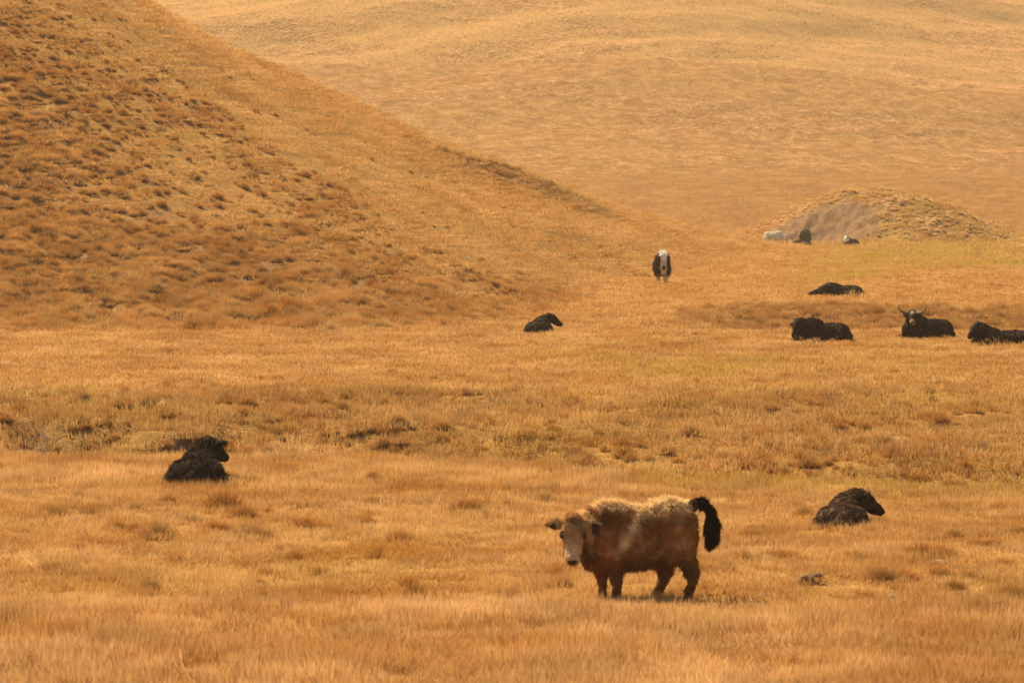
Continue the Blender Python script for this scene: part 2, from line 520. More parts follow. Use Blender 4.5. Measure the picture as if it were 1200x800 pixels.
def source_collection(name, meshes):
    c = bpy.data.collections.new(name)      # not linked to the scene: only feeds the scatter
    for k, me in enumerate(meshes):
        c.objects.link(bpy.data.objects.new("%s_%02d" % (name, k), me))
    return c

def scatter_group(coll):
    ng = bpy.data.node_groups.new("scatter_" + coll.name, 'GeometryNodeTree')
    ng.interface.new_socket("Geometry", in_out='INPUT', socket_type='NodeSocketGeometry')
    ng.interface.new_socket("Geometry", in_out='OUTPUT', socket_type='NodeSocketGeometry')
    gi = ng.nodes.new("NodeGroupInput"); go = ng.nodes.new("NodeGroupOutput")
    ci = ng.nodes.new("GeometryNodeCollectionInfo")
    ci.inputs["Collection"].default_value = coll
    ci.inputs["Separate Children"].default_value = True
    ci.inputs["Reset Children"].default_value = True
    mp = ng.nodes.new("GeometryNodeMeshToPoints")
    iop = ng.nodes.new("GeometryNodeInstanceOnPoints")
    iop.inputs["Pick Instance"].default_value = True
    def attr(nm, t):
        n = ng.nodes.new("GeometryNodeInputNamedAttribute"); n.data_type = t
        n.inputs["Name"].default_value = nm
        return n.outputs["Attribute"]
    L = ng.links.new
    L(gi.outputs[0], mp.inputs["Mesh"]); L(mp.outputs[0], iop.inputs["Points"])
    L(ci.outputs[0], iop.inputs["Instance"])
    L(attr("variant", 'INT'), iop.inputs["Instance Index"])
    L(attr("rot", 'FLOAT_VECTOR'), iop.inputs["Rotation"])
    L(attr("scl", 'FLOAT_VECTOR'), iop.inputs["Scale"])
    L(iop.outputs[0], go.inputs[0])
    return ng

def scatter(name, coll, nvar, x, y, scl, tone, green, zoff=0.0, tilt=0.12, label=None, hscl=None):
    n = len(x)
    z = terrain(x, y) + zoff
    me = bpy.data.meshes.new(name)
    me.vertices.add(n)
    me.vertices.foreach_set("co", np.stack([x, y, z], -1).astype(np.float32).ravel())
    def put(nm, t, key, v):
        a = me.attributes.new(nm, t, 'POINT'); a.data.foreach_set(key, v)
    put("variant", 'INT', "value", rng.integers(0, nvar, n).astype(np.int32))
    rot = np.stack([rng.normal(0, tilt, n), rng.normal(0, tilt, n), rng.random(n) * 6.283], -1).astype(np.float32)
    put("rot", 'FLOAT_VECTOR', "vector", rot.ravel())
    s = np.asarray(scl, np.float32) * np.ones(n, np.float32)
    hs = s if hscl is None else s * np.asarray(hscl, np.float32)
    put("scl", 'FLOAT_VECTOR', "vector", np.stack([s, s, hs], -1).astype(np.float32).ravel())
    put("tone", 'FLOAT', "value", np.clip(tone * np.ones(n), 0, 1).astype(np.float32))
    put("greenness", 'FLOAT', "value", np.clip(green * np.ones(n), 0, 1).astype(np.float32))
    o = link(name, me)
    md = o.modifiers.new("scatter", 'NODES'); md.node_group = scatter_group(coll)
    tag(o, kind="stuff")
    if label: o["label"] = label
    return o

def sample_wedge(n, d0, d1, q0=-90, q1=1290):
    d = np.sqrt(d0 ** 2 + (d1 ** 2 - d0 ** 2) * rng.random(n))
    q = q0 + (q1 - q0) * rng.random(n)
    return (q - 600) / F * d, d

def area(d0, d1, q0=-90, q1=1290):
    return (q1 - q0) / F * 0.5 * (d1 ** 2 - d0 ** 2)

def keep(mask, *arr):
    return [a[mask] for a in arr]

# long soft grass in the foreground
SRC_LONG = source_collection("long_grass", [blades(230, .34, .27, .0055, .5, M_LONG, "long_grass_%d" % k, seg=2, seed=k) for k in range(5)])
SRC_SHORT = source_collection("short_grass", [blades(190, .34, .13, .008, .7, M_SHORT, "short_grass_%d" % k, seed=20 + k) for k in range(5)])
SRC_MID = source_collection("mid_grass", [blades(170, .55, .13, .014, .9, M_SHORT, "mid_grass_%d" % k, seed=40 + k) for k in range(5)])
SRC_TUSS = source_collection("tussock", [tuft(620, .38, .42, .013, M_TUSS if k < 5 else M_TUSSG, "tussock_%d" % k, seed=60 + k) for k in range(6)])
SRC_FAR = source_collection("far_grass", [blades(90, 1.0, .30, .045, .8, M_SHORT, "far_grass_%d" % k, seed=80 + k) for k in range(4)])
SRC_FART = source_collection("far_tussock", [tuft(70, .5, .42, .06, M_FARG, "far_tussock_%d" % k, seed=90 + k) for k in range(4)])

def lay_grass():
    # A foreground
    n = int(area(33, 48.5) * 13)
    x, y = sample_wedge(n, 33, 48.5)
    tall = 0.75 + 0.5 * fbm(x / 1.6, y / 2.6, 101, 3)
    tone = np.clip(0.10 + 0.5 * perlin(x / 1.2, y / 2.5, 103), 0, .5)
    scatter("foreground_grass", SRC_LONG, 5, x, y, 0.85 + .3 * rng.random(n), tone, 0.0, hscl=np.clip(tall, .35, 1.5), label="long soft orange grass across the foreground")
    # B field of short grass
    n = int(area(48, 76) * 12)
    x, y = sample_wedge(n, 48, 76)
    g = green_mask(x, y)
    far_edge = np.interp(bearing(x, y), *T_DITCH)
    x, y, g = keep(y < far_edge + .3, x, y, g)
    tone = np.clip(0.12 + 0.55 * fbm(x / .9, y / 1.5, 105, 2), 0, .55)
    hh = 0.85 + 0.6 * perlin(x / 1.1, y / 1.8, 107) + 0.5 * sst(64, 71, y)
    scatter("field_grass", SRC_SHORT, 5, x, y, 0.9 + .3 * rng.random(len(x)), tone, g * .8, hscl=np.clip(hh, .3, 1.9), label="short straw coloured grass of the near field")
    # C bank and plain up to the hill foot
    n = int(area(70, 150) * 6.5)
    x, y = sample_wedge(n, 70, 150)
    ru, di, g = rough_mask(x, y), dirt_mask(x, y), green_mask(x, y)
    far_edge = np.interp(bearing(x, y), *T_DITCH)
    ok = (y > far_edge + .2) & (rng.random(n) > np.maximum(di * 0.98, ru * .15))
    x, y, g, ru = keep(ok, x, y, g, ru)
    hh = 0.8 + 0.55 * perlin(x / 1.5, y / 2.2, 111) + .45 * ru
    tone = np.clip(0.06 + 0.5 * fbm(x / 2.2, y / 3.5, 113, 2) + .42 * ru, 0, .7)
    scatter("plain_grass", SRC_MID, 5, x, y, 0.9 + .4 * rng.random(len(x)), tone, g * .8, hscl=np.clip(hh, .3, 1.8), label="dry golden grass on the bank and the plain")
    # D hill side and right hand slope
    n = int(area(138, 310) * 3.2)
    x, y = sample_wedge(n, 138, 310)
    ru, di, g = rough_mask(x, y), dirt_mask(x, y), green_mask(x, y)
    ok = rng.random(n) > np.maximum(di * 0.9, ru * .35)
    x, y, g, ru = keep(ok, x, y, g, ru)
    hh = 0.8 + 0.6 * perlin(x / 1.6, y / 2.2, 121)
    tone = np.clip(-.08 + 0.28 * fbm(x / 3, y / 5, 123, 2) + .3 * ru, 0, .6)
    scatter("hillside_grass", SRC_MID, 5, x, y, 1.3 + .5 * rng.random(len(x)), tone, g * .8, hscl=np.clip(hh * .7, .25, 1.2), label="golden grass covering the near hillside")
    # E valley and mound
    n = int(area(300, 860) * 0.7)
    x, y = sample_wedge(n, 300, 860)
    di, g = dirt_mask(x, y), green_mask(x, y)
    ok = rng.random(n) > di
    x, y, g = keep(ok, x, y, g)
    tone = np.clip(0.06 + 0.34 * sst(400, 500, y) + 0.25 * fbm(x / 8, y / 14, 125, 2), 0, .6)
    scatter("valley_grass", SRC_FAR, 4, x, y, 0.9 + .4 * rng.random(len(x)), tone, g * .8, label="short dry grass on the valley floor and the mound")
    # F far hill
    n = 380000
    x, y = sample_wedge(n, 690, 1120)
    fz = fbm(x / 60 + y / 200, y / 26 - x / 90, 131, 4)
    dens = (0.62 + 0.38 * sst(-0.2, 0.4, fz)) * sst(690, 800, y + 30 * fz)
    x, y = keep(rng.random(n) < dens, x, y)
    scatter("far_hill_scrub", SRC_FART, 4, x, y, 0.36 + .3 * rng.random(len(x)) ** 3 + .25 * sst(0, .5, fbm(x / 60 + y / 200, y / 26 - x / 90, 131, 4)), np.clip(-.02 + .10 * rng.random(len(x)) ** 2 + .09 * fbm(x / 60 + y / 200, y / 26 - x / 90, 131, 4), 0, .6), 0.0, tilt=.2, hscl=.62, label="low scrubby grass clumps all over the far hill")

lay_grass()

# tussocks: the masses on bank, hill, gully, mound
TUSSOCK_SPOTS = []
def lay_tussocks():
    def cand(n, d0, d1, q0=-90, q1=1290):
        x, y = sample_wedge(n, d0, d1, q0, q1)
        return x, y, rough_mask(x, y), fbm(x / 4.0, y / 6.0, 141, 2)
    sets = []
    n = int(area(70, 98) * 17.0)
    x, y, ru, nz = cand(n, 70, 98)
    ok = (rng.random(n) < ru * (.25 + .7 * sst(-.3, .4, nz))) & (y > np.interp(bearing(x, y), *T_DITCH) + .9)
    x, y = keep(ok, x, y)
    sets.append((x, y, 0.24 + .38 * rng.random(len(x)) ** 2.0, .12 + .35 * rng.random(len(x))))
    n = int(area(92, 140) * 0.25)
    x, y = sample_wedge(n, 92, 140)
    sets.append((x, y, 0.25 + .25 * rng.random(n), .05 + .25 * rng.random(n)))
    n = int(area(136, 300) * 21)
    x, y, ru, nz = cand(n, 136, 300)
    di = dirt_mask(x, y)
    ok = rng.random(n) < ru * (.35 + .65 * sst(-.4, .3, nz)) * (1 - .35 * di)
    x, y, di, ru = keep(ok, x, y, di, ru)
    sets.append((x, y, (0.32 + .52 * rng.random(len(x)) ** 1.8) * (1.25 - .45 * sst(150, 200, y)), .04 + .34 * rng.random(len(x)) + .2 * di + .5 * (y > 205) + .25 * (bearing(x, y) > 790)))
    n = int(area(140, 300) * 0.12)
    x, y = sample_wedge(n, 140, 300)
    sets.append((x, y, 0.3 + .35 * rng.random(n), .05 + .3 * rng.random(n)))
    for k, (x, y, s, tn) in enumerate(sets):
        # the showiest are kept aside to stand as tussocks of their own
        TUSSOCK_SPOTS.append((x, y, s))
    return sets
TSETS = lay_tussocks()

ZONES = [
    (0, 60, "bank", "shaggy dry tussock on the low bank behind the ditch", "shaggy tussocks on the low bank"),
    (1, 25, "plain", "small low tussock standing on the smooth golden plain", "low tussocks on the smooth plain"),
    (2, 150, "hill", "rounded brown tussock among the crowded tussocks at the foot of the hill", "rounded tussocks on the foot of the hill and gully"),
]
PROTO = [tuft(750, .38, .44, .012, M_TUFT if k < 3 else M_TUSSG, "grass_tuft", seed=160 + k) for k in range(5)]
def tussock(x, y, s, hs, label, group, k=None):
    o = link("grass_tuft", PROTO[random.randrange(5) if k is None else k], loc=(x, y, float(terrain(np.array([x]), np.array([y]))[0]) - .02))
    o.scale = (s, s, s * hs); o.rotation_euler = (0, 0, random.random() * 6.28)
    return tag(o, label, "grass tuft", group)

for k, (x, y, s, tn) in enumerate(TSETS):
    take = np.zeros(len(x), bool)
    if k < 3:
        _, cnt, _z, label, group = ZONES[k]
        q = bearing(x, y)
        vis = (q > 5) & (q < 1195)
        if k == 2: vis &= (y < 182)
        idx = np.nonzero(vis)[0]
        idx = idx[np.argsort(-(s[idx] / y[idx]))][:cnt]
        take[idx] = True
        for i in idx:
            kk = random.randrange(5); hue = "greyish" if kk >= 3 else "rusty"
            if k == 0:
                lab, grp = [("%s shaggy tussock on the bank behind the big black yak" % hue, "tussocks on the bank behind the big black yak"),
                            ("%s shaggy tussock on the low bank beyond the ditch, above the calf" % hue, "tussocks on the bank above the calf"),
                            ("%s shaggy tussock on the bank behind the young brown yak" % hue, "tussocks on the bank behind the young brown yak")][0 if q[i] < 420 else (1 if q[i] < 850 else 2)]
            elif k == 1:
                lab, grp = ("small low %s tussock alone on the smooth golden plain" % hue, "low tussocks on the smooth plain")
            elif q[i] > 740:
                lab, grp = ("low %s tussock in the shallow gully behind the row of resting yaks" % hue, "tussocks in the gully behind the resting yaks")
            else:
                lab, grp = ("rounded %s tussock crowded with others at the foot of the steep hill" % hue, "tussocks at the foot of the steep hill")
            tussock(float(x[i]), float(y[i]), float(s[i]) * 1.1, .72 + .25 * random.random(), lab, grp + ", " + hue, kk)
        r_ = 0
    nm = ["bank_tussocks", "plain_tussocks", "hill_tussocks", "slope_tussocks"][k]
    lb = ["shaggy tussocks massed on the bank", "scattered tussocks on the plain", "tussocks massed on the hillside and in the gully", "scattered tussocks high on the slope"][k]
    r = ~take
    scatter(nm, SRC_TUSS, 6, x[r], y[r], s[r], tn[r], 0.0, zoff=-.02, label=lb, hscl=.68 + .3 * rng.random(int(r.sum())))
n = int(area(49.5, 72) * 1.1)
x, y = sample_wedge(n, 49.5, 72)
nz = fbm(x / 2.2, y / 3.2, 151, 2)
x, y = keep((rng.random(n) < .25 + .9 * sst(0, .5, nz)) & (y < np.interp(bearing(x, y), *T_DITCH) - .5), x, y)
scatter("field_tufts", SRC_TUSS, 6, x, y, .16 + .34 * rng.random(len(x)) ** 1.6, .1 + .35 * rng.random(len(x)), 0.15 * (rng.random(len(x)) < .3), zoff=-.02, hscl=.7 + .4 * rng.random(len(x)), label="small tufts dotted through the near field")
# mound and the small mound
n = 4200
x = 35 + 13.5 * (rng.random(n) * 2 - 1); y = 412 + 18 * (rng.random(n) * 2 - 1)
ok = ((((x - 35.5) / 13) ** 2 + ((y - 412) / 18) ** 2) < 1) & (rng.random(n) > 1.1 * dirt_mask(x, y))
x, y = keep(ok, x, y)
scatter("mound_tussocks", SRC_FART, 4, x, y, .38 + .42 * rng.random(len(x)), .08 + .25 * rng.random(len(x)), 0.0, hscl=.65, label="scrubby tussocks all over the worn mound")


# ------------------------------------------------------------------ animals
def rotm(e):
    return np.array(Euler(e).to_matrix())

class Body:
    """primitives that overlap and are fused by a voxel remesh into one continuous skin"""
    def __init__(self):
        self.bm = bmesh.new()
    def ell(self, c, r, rot=(0, 0, 0), sub=3):
        M = Matrix.Translation(c) @ Euler(rot).to_matrix().to_4x4() @ Matrix.Diagonal((*r, 1))
        bmesh.ops.create_icosphere(self.bm, subdivisions=sub, radius=1.0, matrix=M)
        return self
    def chain(self, pts, flat=None):
        """pts: list of (x, y, z, r); flat: (rot, (sx, sy, sz)) squashes each bead"""
        for a, b in zip(pts[:-1], pts[1:]):
            A, B = np.array(a, float), np.array(b, float)
            L = np.linalg.norm(B[:3] - A[:3])
            n = max(2, int(L / (0.3 * min(A[3], B[3]))) + 1)
            for t in np.linspace(0, 1, n):
                p = A * (1 - t) + B * t
                if flat:
                    M = Matrix.Translation(p[:3]) @ Euler(flat[0]).to_matrix().to_4x4() @ Matrix.Diagonal((p[3] * flat[1][0], p[3] * flat[1][1], p[3] * flat[1][2], 1))
                else:
                    M = Matrix.Translation(p[:3]) @ Matrix.Scale(p[3], 4)
                bmesh.ops.create_icosphere(self.bm, subdivisions=2, radius=1.0, matrix=M)
        return self
    def fuse(self, voxel, smooth=6, bump=0.0, bscale=8.0):
        me = bpy.data.meshes.new("tmp"); self.bm.to_mesh(me); self.bm.free()
        o = bpy.data.objects.new("tmp", me); COL.objects.link(o)
        r = o.modifiers.new("r", 'REMESH'); r.mode = 'VOXEL'; r.voxel_size = voxel; r.use_smooth_shade = True
        s = o.modifiers.new("s", 'SMOOTH'); s.factor = 0.5; s.iterations = smooth
        dg = bpy.context.evaluated_depsgraph_get(); dg.update()
        ev = o.evaluated_get(dg); m = ev.to_mesh()
        V = np.empty(len(m.vertices) * 3, np.float32); m.vertices.foreach_get("co", V); V = V.reshape(-1, 3)
        Nn = np.empty(len(m.vertices) * 3, np.float32); m.vertices.foreach_get("normal", Nn); Nn = Nn.reshape(-1, 3)
        Fc = np.array([list(p.vertices) for p in m.polygons if len(p.vertices) == 4], np.int32)
        ev.to_mesh_clear(); bpy.data.objects.remove(o); bpy.data.meshes.remove(me)
        if bump:
            b = perlin(V[:, 0] * bscale + V[:, 1] * 3, V[:, 2] * bscale + V[:, 1] * bscale * .7, 7) + .5 * perlin(V[:, 0] * bscale * 2.1, V[:, 2] * bscale * 2.1 + V[:, 1] * bscale, 8)
            V = V + Nn * (bump * b)[:, None]
        return V.astype(float), Nn.astype(float), Fc

def colour_of(V, coat, var=0.18, seed=0):
    c = coat(V)
    r = np.random.default_rng(seed)
    return np.clip(c * (1 + var * r.normal(size=(len(V), 1))), 0.003, 0.95)

def fur(V, Nn, Fc, coat, n, length, width, comb=(0, 0, -1), combw=0.9, where=None, lenfn=None, seed=0, var=0.3, clump=0.5, name="fur", mat=None, curl=0.25):
    """hair strands rooted on a skin: tapered two-segment ribbons"""
    r = np.random.default_rng(seed)
    T = np.concatenate([Fc[:, [0, 1, 2]], Fc[:, [0, 2, 3]]])
    a, b, c = V[T[:, 0]], V[T[:, 1]], V[T[:, 2]]
    ar = np.linalg.norm(np.cross(b - a, c - a), axis=1)
    pick = r.choice(len(T), size=n, p=ar / ar.sum())
    u, v = r.random(n), r.random(n)
    fl = u + v > 1; u[fl], v[fl] = 1 - u[fl], 1 - v[fl]
    w0 = 1 - u - v
    P = a[pick] * w0[:, None] + b[pick] * u[:, None] + c[pick] * v[:, None]
    NN = Nn[T[pick, 0]] * w0[:, None] + Nn[T[pick, 1]] * u[:, None] + Nn[T[pick, 2]] * v[:, None]
    NN /= np.linalg.norm(NN, axis=1, keepdims=True) + 1e-9
    if where is not None:
        k = where(P); P, NN = P[k], NN[k]
    n = len(P)
    cv = np.array(comb, float)
    tang = cv - NN * (NN @ cv)[:, None]
    # locks: neighbouring strands share an offset
    lock = np.stack([perlin(P[:, 0] * 14 + 5, P[:, 2] * 14 + P[:, 1] * 9, 3), perlin(P[:, 1] * 14 + 2, P[:, 2] * 12 + P[:, 0] * 9, 4), perlin(P[:, 0] * 13 + 9, P[:, 1] * 13 + P[:, 2] * 7, 5)], -1)
    d = NN * 0.55 + tang * combw + lock * clump + r.normal(size=(n, 3)) * curl
    d /= np.linalg.norm(d, axis=1, keepdims=True)
    ln = length * (0.6 + 0.7 * r.random(n))
    if lenfn is not None: ln = ln * lenfn(P)
    d2 = d + tang * combw * .8 + r.normal(size=(n, 3)) * curl
    d2 /= np.linalg.norm(d2, axis=1, keepdims=True)
    M = P + d * (ln * .5)[:, None]
    E = M + d2 * (ln * .5)[:, None]
    side = np.cross(d, r.normal(size=(n, 3))); side /= np.linalg.norm(side, axis=1, keepdims=True) + 1e-9
    side = np.cross(NN, d) * .7 + side * .5
    side /= np.linalg.norm(side, axis=1, keepdims=True) + 1e-9
    w = (width * (.7 + .6 * r.random(n)))[:, None]
    R0 = P - NN * 0.01
    VV = np.stack([R0 - side * w / 2, R0 + side * w / 2, M - side * w * .45, M + side * w * .45, E], 1).reshape(-1, 3)
    bb = (np.arange(n) * 5)[:, None]
    FF = np.concatenate([bb + [0, 1, 3], bb + [0, 3, 2], bb + [2, 3, 4]])
    C = coat(P) * np.exp(var * r.normal(size=(n, 1)))
    C = np.clip(np.repeat(C, 5, axis=0), 0.003, 0.95)
    return mesh_np(name, VV, FF, mat or M_FUR, True, None, {"coat": C})

def tube_mesh(name, pts, mat, seg=8):
    bm = bmesh.new(); rings = []
    P = [Vector(p[:3]) for p in pts]
    for i, p in enumerate(P):
        d = (P[min(i + 1, len(P) - 1)] - P[max(i - 1, 0)]).normalized()
        a = d.orthogonal().normalized(); b = d.cross(a)
        rings.append([bm.verts.new(p + (a * math.cos(t) + b * math.sin(t)) * pts[i][3]) for t in [2 * math.pi * k / seg for k in range(seg)]])
    for r0, r1 in zip(rings[:-1], rings[1:]):
        for k in range(seg):
            bm.faces.new((r0[k], r0[(k + 1) % seg], r1[(k + 1) % seg], r1[k]))
    bm.faces.new(rings[0][::-1]); bm.faces.new(rings[-1])
    bmesh.ops.recalc_face_normals(bm, faces=bm.faces)
    for f in bm.faces: f.smooth = True
    me = bpy.data.meshes.new(name); bm.to_mesh(me); bm.free(); me.materials.append(mat)
    return me

def ball_mesh(name, c, r, mat, rot=(0, 0, 0), sub=2):
    bm = bmesh.new()
    M = Matrix.Translation(c) @ Euler(rot).to_matrix().to_4x4() @ Matrix.Diagonal((*(r if hasattr(r, '__len__') else (r, r, r)), 1))
    bmesh.ops.create_icosphere(bm, subdivisions=sub, radius=1.0, matrix=M)
    for f in bm.faces: f.smooth = True
    me = bpy.data.meshes.new(name); bm.to_mesh(me); bm.free(); me.materials.append(mat)
    return me

def basis(fwd, roll=0.0):
    f = np.array(fwd, float); f /= np.linalg.norm(f)
    s = np.cross([0, 0, 1.0], f); s /= np.linalg.norm(s)      # the animal's left
    u = np.cross(f, s)
    return f, s, u

def head_parts(B, H, fwd, k=1.0, ears='side', ear_drop=0.0, ear_len=0.17):
    """skull at H, muzzle along fwd; returns anchor points"""
    f, s, u = basis(fwd)
    H = np.array(H, float)
    P = lambda a, b, c: H + (f * a + s * b + u * c) * k
    R = lambda *v: tuple(v)
    B.chain([(*P(-.03, 0, .02), .135 * k), (*P(.08, 0, .0), .125 * k), (*P(.19, 0, -.03), .102 * k), (*P(.30, 0, -.055), .090 * k)])
    B.chain([(*P(.27, 0, -.055), .092 * k), (*P(.355, 0, -.065), .084 * k)])
    B.chain([(*P(-.02, 0, -.09), .10 * k), (*P(.18, 0, -.12), .074 * k), (*P(.29, 0, -.115), .062 * k)])   # lower jaw
    for sg in (1, -1):
        B.ell(P(.09, .095 * sg, .045), (.045 * k,) * 3)            # brow
        e0, e1 = P(-.05, .11 * sg, .03), P(-.085, (.13 + ear_len) * sg, .01 - ear_drop)
        em = (e0 + e1) / 2
        B.chain([(*e0, .038 * k), (*em, .060 * k), (*e1, .030 * k)])
    return P, f, s, u

def head_extras(root, P, f, s, u, k, horns=None, nose=True):
    for sg in (1, -1):
        link("eye", ball_mesh("eye", P(.115, .120 * sg, .035), .026 * k, M_EYE), root)
    if nose:
        e = Vector(f).to_track_quat('X', 'Z').to_euler()
        link("nose", ball_mesh("nose", P(.405, 0, -.05), (.036 * k, .056 * k, .036 * k), M_NOSE, e), root)
    if horns:
        for sg in (1, -1):
            pts = []
            for t in np.linspace(0, 1, 12):
                out = horns['out'] * math.sin(t * 1.75) / 1.0
                up = horns['up'] * t ** 1.6 + .05
                fw = horns.get('fwd', .1) * math.sin(t * 3.14)
                pts.append((*P(-.06 + fw, (.08 + out) * sg, up), max(.042 * (1 - t) ** .8, .006) * k * horns.get('r', 1)))
            link("horn", tube_mesh("horn", pts, M_HORN), root)

def put_animal(root, px, py, d=None, yaw=0.0, z=None, sink=0.0):
    if d is None:
        x, y, gz = ground_at(px, py)
    else:
        x, y = (px - 600) / F * d, d
        gz = float(terrain(np.array([x]), np.array([y]))[0])
    root.location = (x, y, (gz if z is None else z) - sink)
    root.rotation_euler = (0, 0, yaw)
    return x, y, gz

def empty(name, label, cat, group=None):
    o = bpy.data.objects.new(name, None); COL.objects.link(o); o.empty_display_size = .3
    return tag(o, label, cat, group)

# ---- the light brown calf in front -------------------------------------------------
def build_calf():
    B = Body()
    B.ell((-.40, 0, .79), (.30, .26, .36)).ell((-.47, 0, .62), (.23, .23, .28))
    B.ell((-.06, 0, .73), (.46, .30, .37)).ell((.02, 0, .63), (.40, .27, .25))
    B.ell((.40, 0, .86), (.29, .26, .31)).ell((.50, 0, .74), (.19, .24, .30))
    B.ell((-.30, 0, 1.02), (.24, .13, .13)).ell((.36, 0, 1.08), (.26, .15, .10))
    B.chain([(-.50, -.04, .84, .26), (-.62, -.16, .80, .20), (-.70, -.24, .80, .16)])
    B.chain([(-.55, -.05, .66, .20), (-.66, -.18, .66, .13)])
    for sg in (1, -1):
        B.ell((.45, .17 * sg, .72), (.20, .13, .29), (0, .15, 0)).ell((-.40, .16 * sg, .72), (.17, .13, .27)).ell((.0, .15 * sg, .60), (.28, .14, .18))
    # hind legs
    B.chain([(.46, -.12, .78, .20), (.54, -.14, .56, .135), (.60, -.14, .40, .088), (.645, -.14, .28, .066), (.61, -.14, .14, .053), (.585, -.14, .05, .055), (.575, -.15, -.05, .06)])
    B.chain([(.38, .12, .74, .20), (.30, .13, .50, .135), (.30, .13, .38, .094), (.335, .13, .27, .067), (.27, .13, .14, .055), (.22, .12, .04, .056), (.20, .12, -.05, .06)])
    # fore legs
    B.chain([(-.32, -.13, .62, .16), (-.27, -.14, .44, .112), (-.255, -.14, .28, .072), (-.26, -.14, .14, .056), (-.25, -.14, .04, .055), (-.255, -.15, -.05, .06)])
    B.chain([(-.44, .10, .60, .15), (-.43, .11, .42, .098), (-.43, .11, .28, .067), (-.425, .11, .14, .054), (-.42, .11, .04, .053), (-.43, .10, -.05, .06)])
    k = 1.10
    H = (-.765, -.33, .845)
    fwd = (-.03, -.74, -.70)
    P, f, s, u = head_parts(B, H, fwd, k, ear_len=.15)
    V, Nn, Fc = B.fuse(.019, 4, .017, 8)
    H_ = np.array(H)
    def coat(Q):
        X, Y, Z = Q[:, 0], Q[:, 1], Q[:, 2]
        nz = fbm(X * 7 + Y * 3, Z * 7 - Y * 2, 201, 3)
        dark = np.array([.15, .06, .020]); mid = np.array([.42, .165, .052]); blond = np.array([.93, .65, .37])  # blond wool, its tint brightened to paint in sunlit fleece
        c = np.zeros((len(Q), 3)) + mid
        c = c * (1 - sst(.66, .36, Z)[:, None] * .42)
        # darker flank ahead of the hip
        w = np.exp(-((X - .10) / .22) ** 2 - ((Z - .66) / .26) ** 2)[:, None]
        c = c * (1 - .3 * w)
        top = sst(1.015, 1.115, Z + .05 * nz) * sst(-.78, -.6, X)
        dxy = np.abs((X - (-.21 + (Z - .60) * .62))) 
        band = np.exp(-((X - (-.19 + np.maximum(Z - .62, 0) * .50)) / .075) ** 2) * sst(.50, .66, Z)
        band2 = np.exp(-((Z - (1.04 + .10 * (X - .1))) / .075) ** 2) * sst(-.12, 0.02, X) * (1 - sst(.16, .30, X) * .2)
        shoulder = np.exp(-((X + .63) / .12) ** 2 - ((Z - 1.0) / .12) ** 2)
        b = np.clip(np.maximum.reduce([top, band * .80, band2 * .95, shoulder]) + .34 * nz * (Z > .5), 0, 1)
        patch = np.exp(-((X + .42) / .15) ** 2 - ((Z - .93) / .13) ** 2)
        wedge = np.exp(-((X - .20) / .09) ** 2 - ((Z - 1.03) / .045) ** 2)
        b = b * (1 - .85 * np.clip(patch, 0, 1)) * (1 - .8 * wedge)
        c = c * (1 - b[:, None]) + blond * b[:, None]
        c = c * (1 - (.45 * np.clip(patch, 0, 1))[:, None])
        # dark cape of the neck behind the cheek
        nk = np.exp(-((X + .57) / .085) ** 2) * sst(.95, .8, Z) * sst(.40, .5, Z)
        c = c * (1 - .8 * nk[:, None]) + dark * .35 * (.8 * nk[:, None])
        # head
        L = np.stack([(Q - H_) @ f, (Q - H_) @ s, (Q - H_) @ u], -1) / k
        hd = sst(-.16, -.06, L[:, 0]) * sst(.24, .20, np.abs(L[:, 1])) * (Y < -.22)
        face = np.array([.60, .32, .14]); 
        fc = np.zeros_like(c) + face
        mz = sst(.22, .29, L[:, 0]); fc = fc * (1 - mz[:, None]) + np.array([.72, .48, .26]) * mz[:, None]
        fr = np.exp(-((L[:, 0] - .0) / .06) ** 2 - (L[:, 1] / .09) ** 2) * (L[:, 2] > .05)
        fc = fc * (1 - .65 * fr[:, None])
        ey = np.exp(-((L[:, 0] - .10) / .05) ** 2 - ((np.abs(L[:, 1]) - .12) / .04) ** 2)
        fc = fc * (1 - .6 * ey[:, None])
        jaw = sst(-.07, -.13, L[:, 2]) * (1 - mz); fc = fc * (1 - .45 * jaw[:, None])
        c = c * (1 - hd[:, None]) + fc * hd[:, None]
        ear = (np.abs(L[:, 1]) > .15) & (np.abs(L[:, 1]) < .36) & (np.abs(L[:, 0] + .07) < .09) & (Y < -.30)
        inn = (L[:, 2] < .02) | (L[:, 0] > -.05)
        c[ear] = np.array([.55, .34, .17]); c[ear & inn & (np.abs(L[:, 1]) > .19)] = np.array([.10, .05, .03])
        return c
    root = empty("yak_calf", "shaggy light brown calf with blond back, standing side on and looking at the camera", "calf")
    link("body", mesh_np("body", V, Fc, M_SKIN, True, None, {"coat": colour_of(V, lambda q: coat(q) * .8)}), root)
    def ln(Q):
        L = np.stack([(Q - H_) @ f, (Q - H_) @ s, (Q - H_) @ u], -1)
        headm = (Q[:, 1] < -.24) & (L[:, 0] > -.12)
        l = np.where(Q[:, 2] < .30, .5, 1.0) * (0.85 + .4 * sst(.9, 1.1, Q[:, 2])) * (1 + .35 * np.exp(-((Q[:, 2] - .40) / .08) ** 2))
        l = np.where(headm, .42 - .28 * sst(.1, .3, L[:, 0]), l)
        l = np.where(headm & (np.abs(L[:, 1]) < .09) & (L[:, 0] < .06), .85, l)
        return l
    fo = link("fur", fur(V, Nn, Fc, coat, 64000, .060, .0062, comb=(.25, 0, -1), combw=1.0, lenfn=ln, seed=3, var=.22, clump=.75, curl=.32, name="fur"), root)
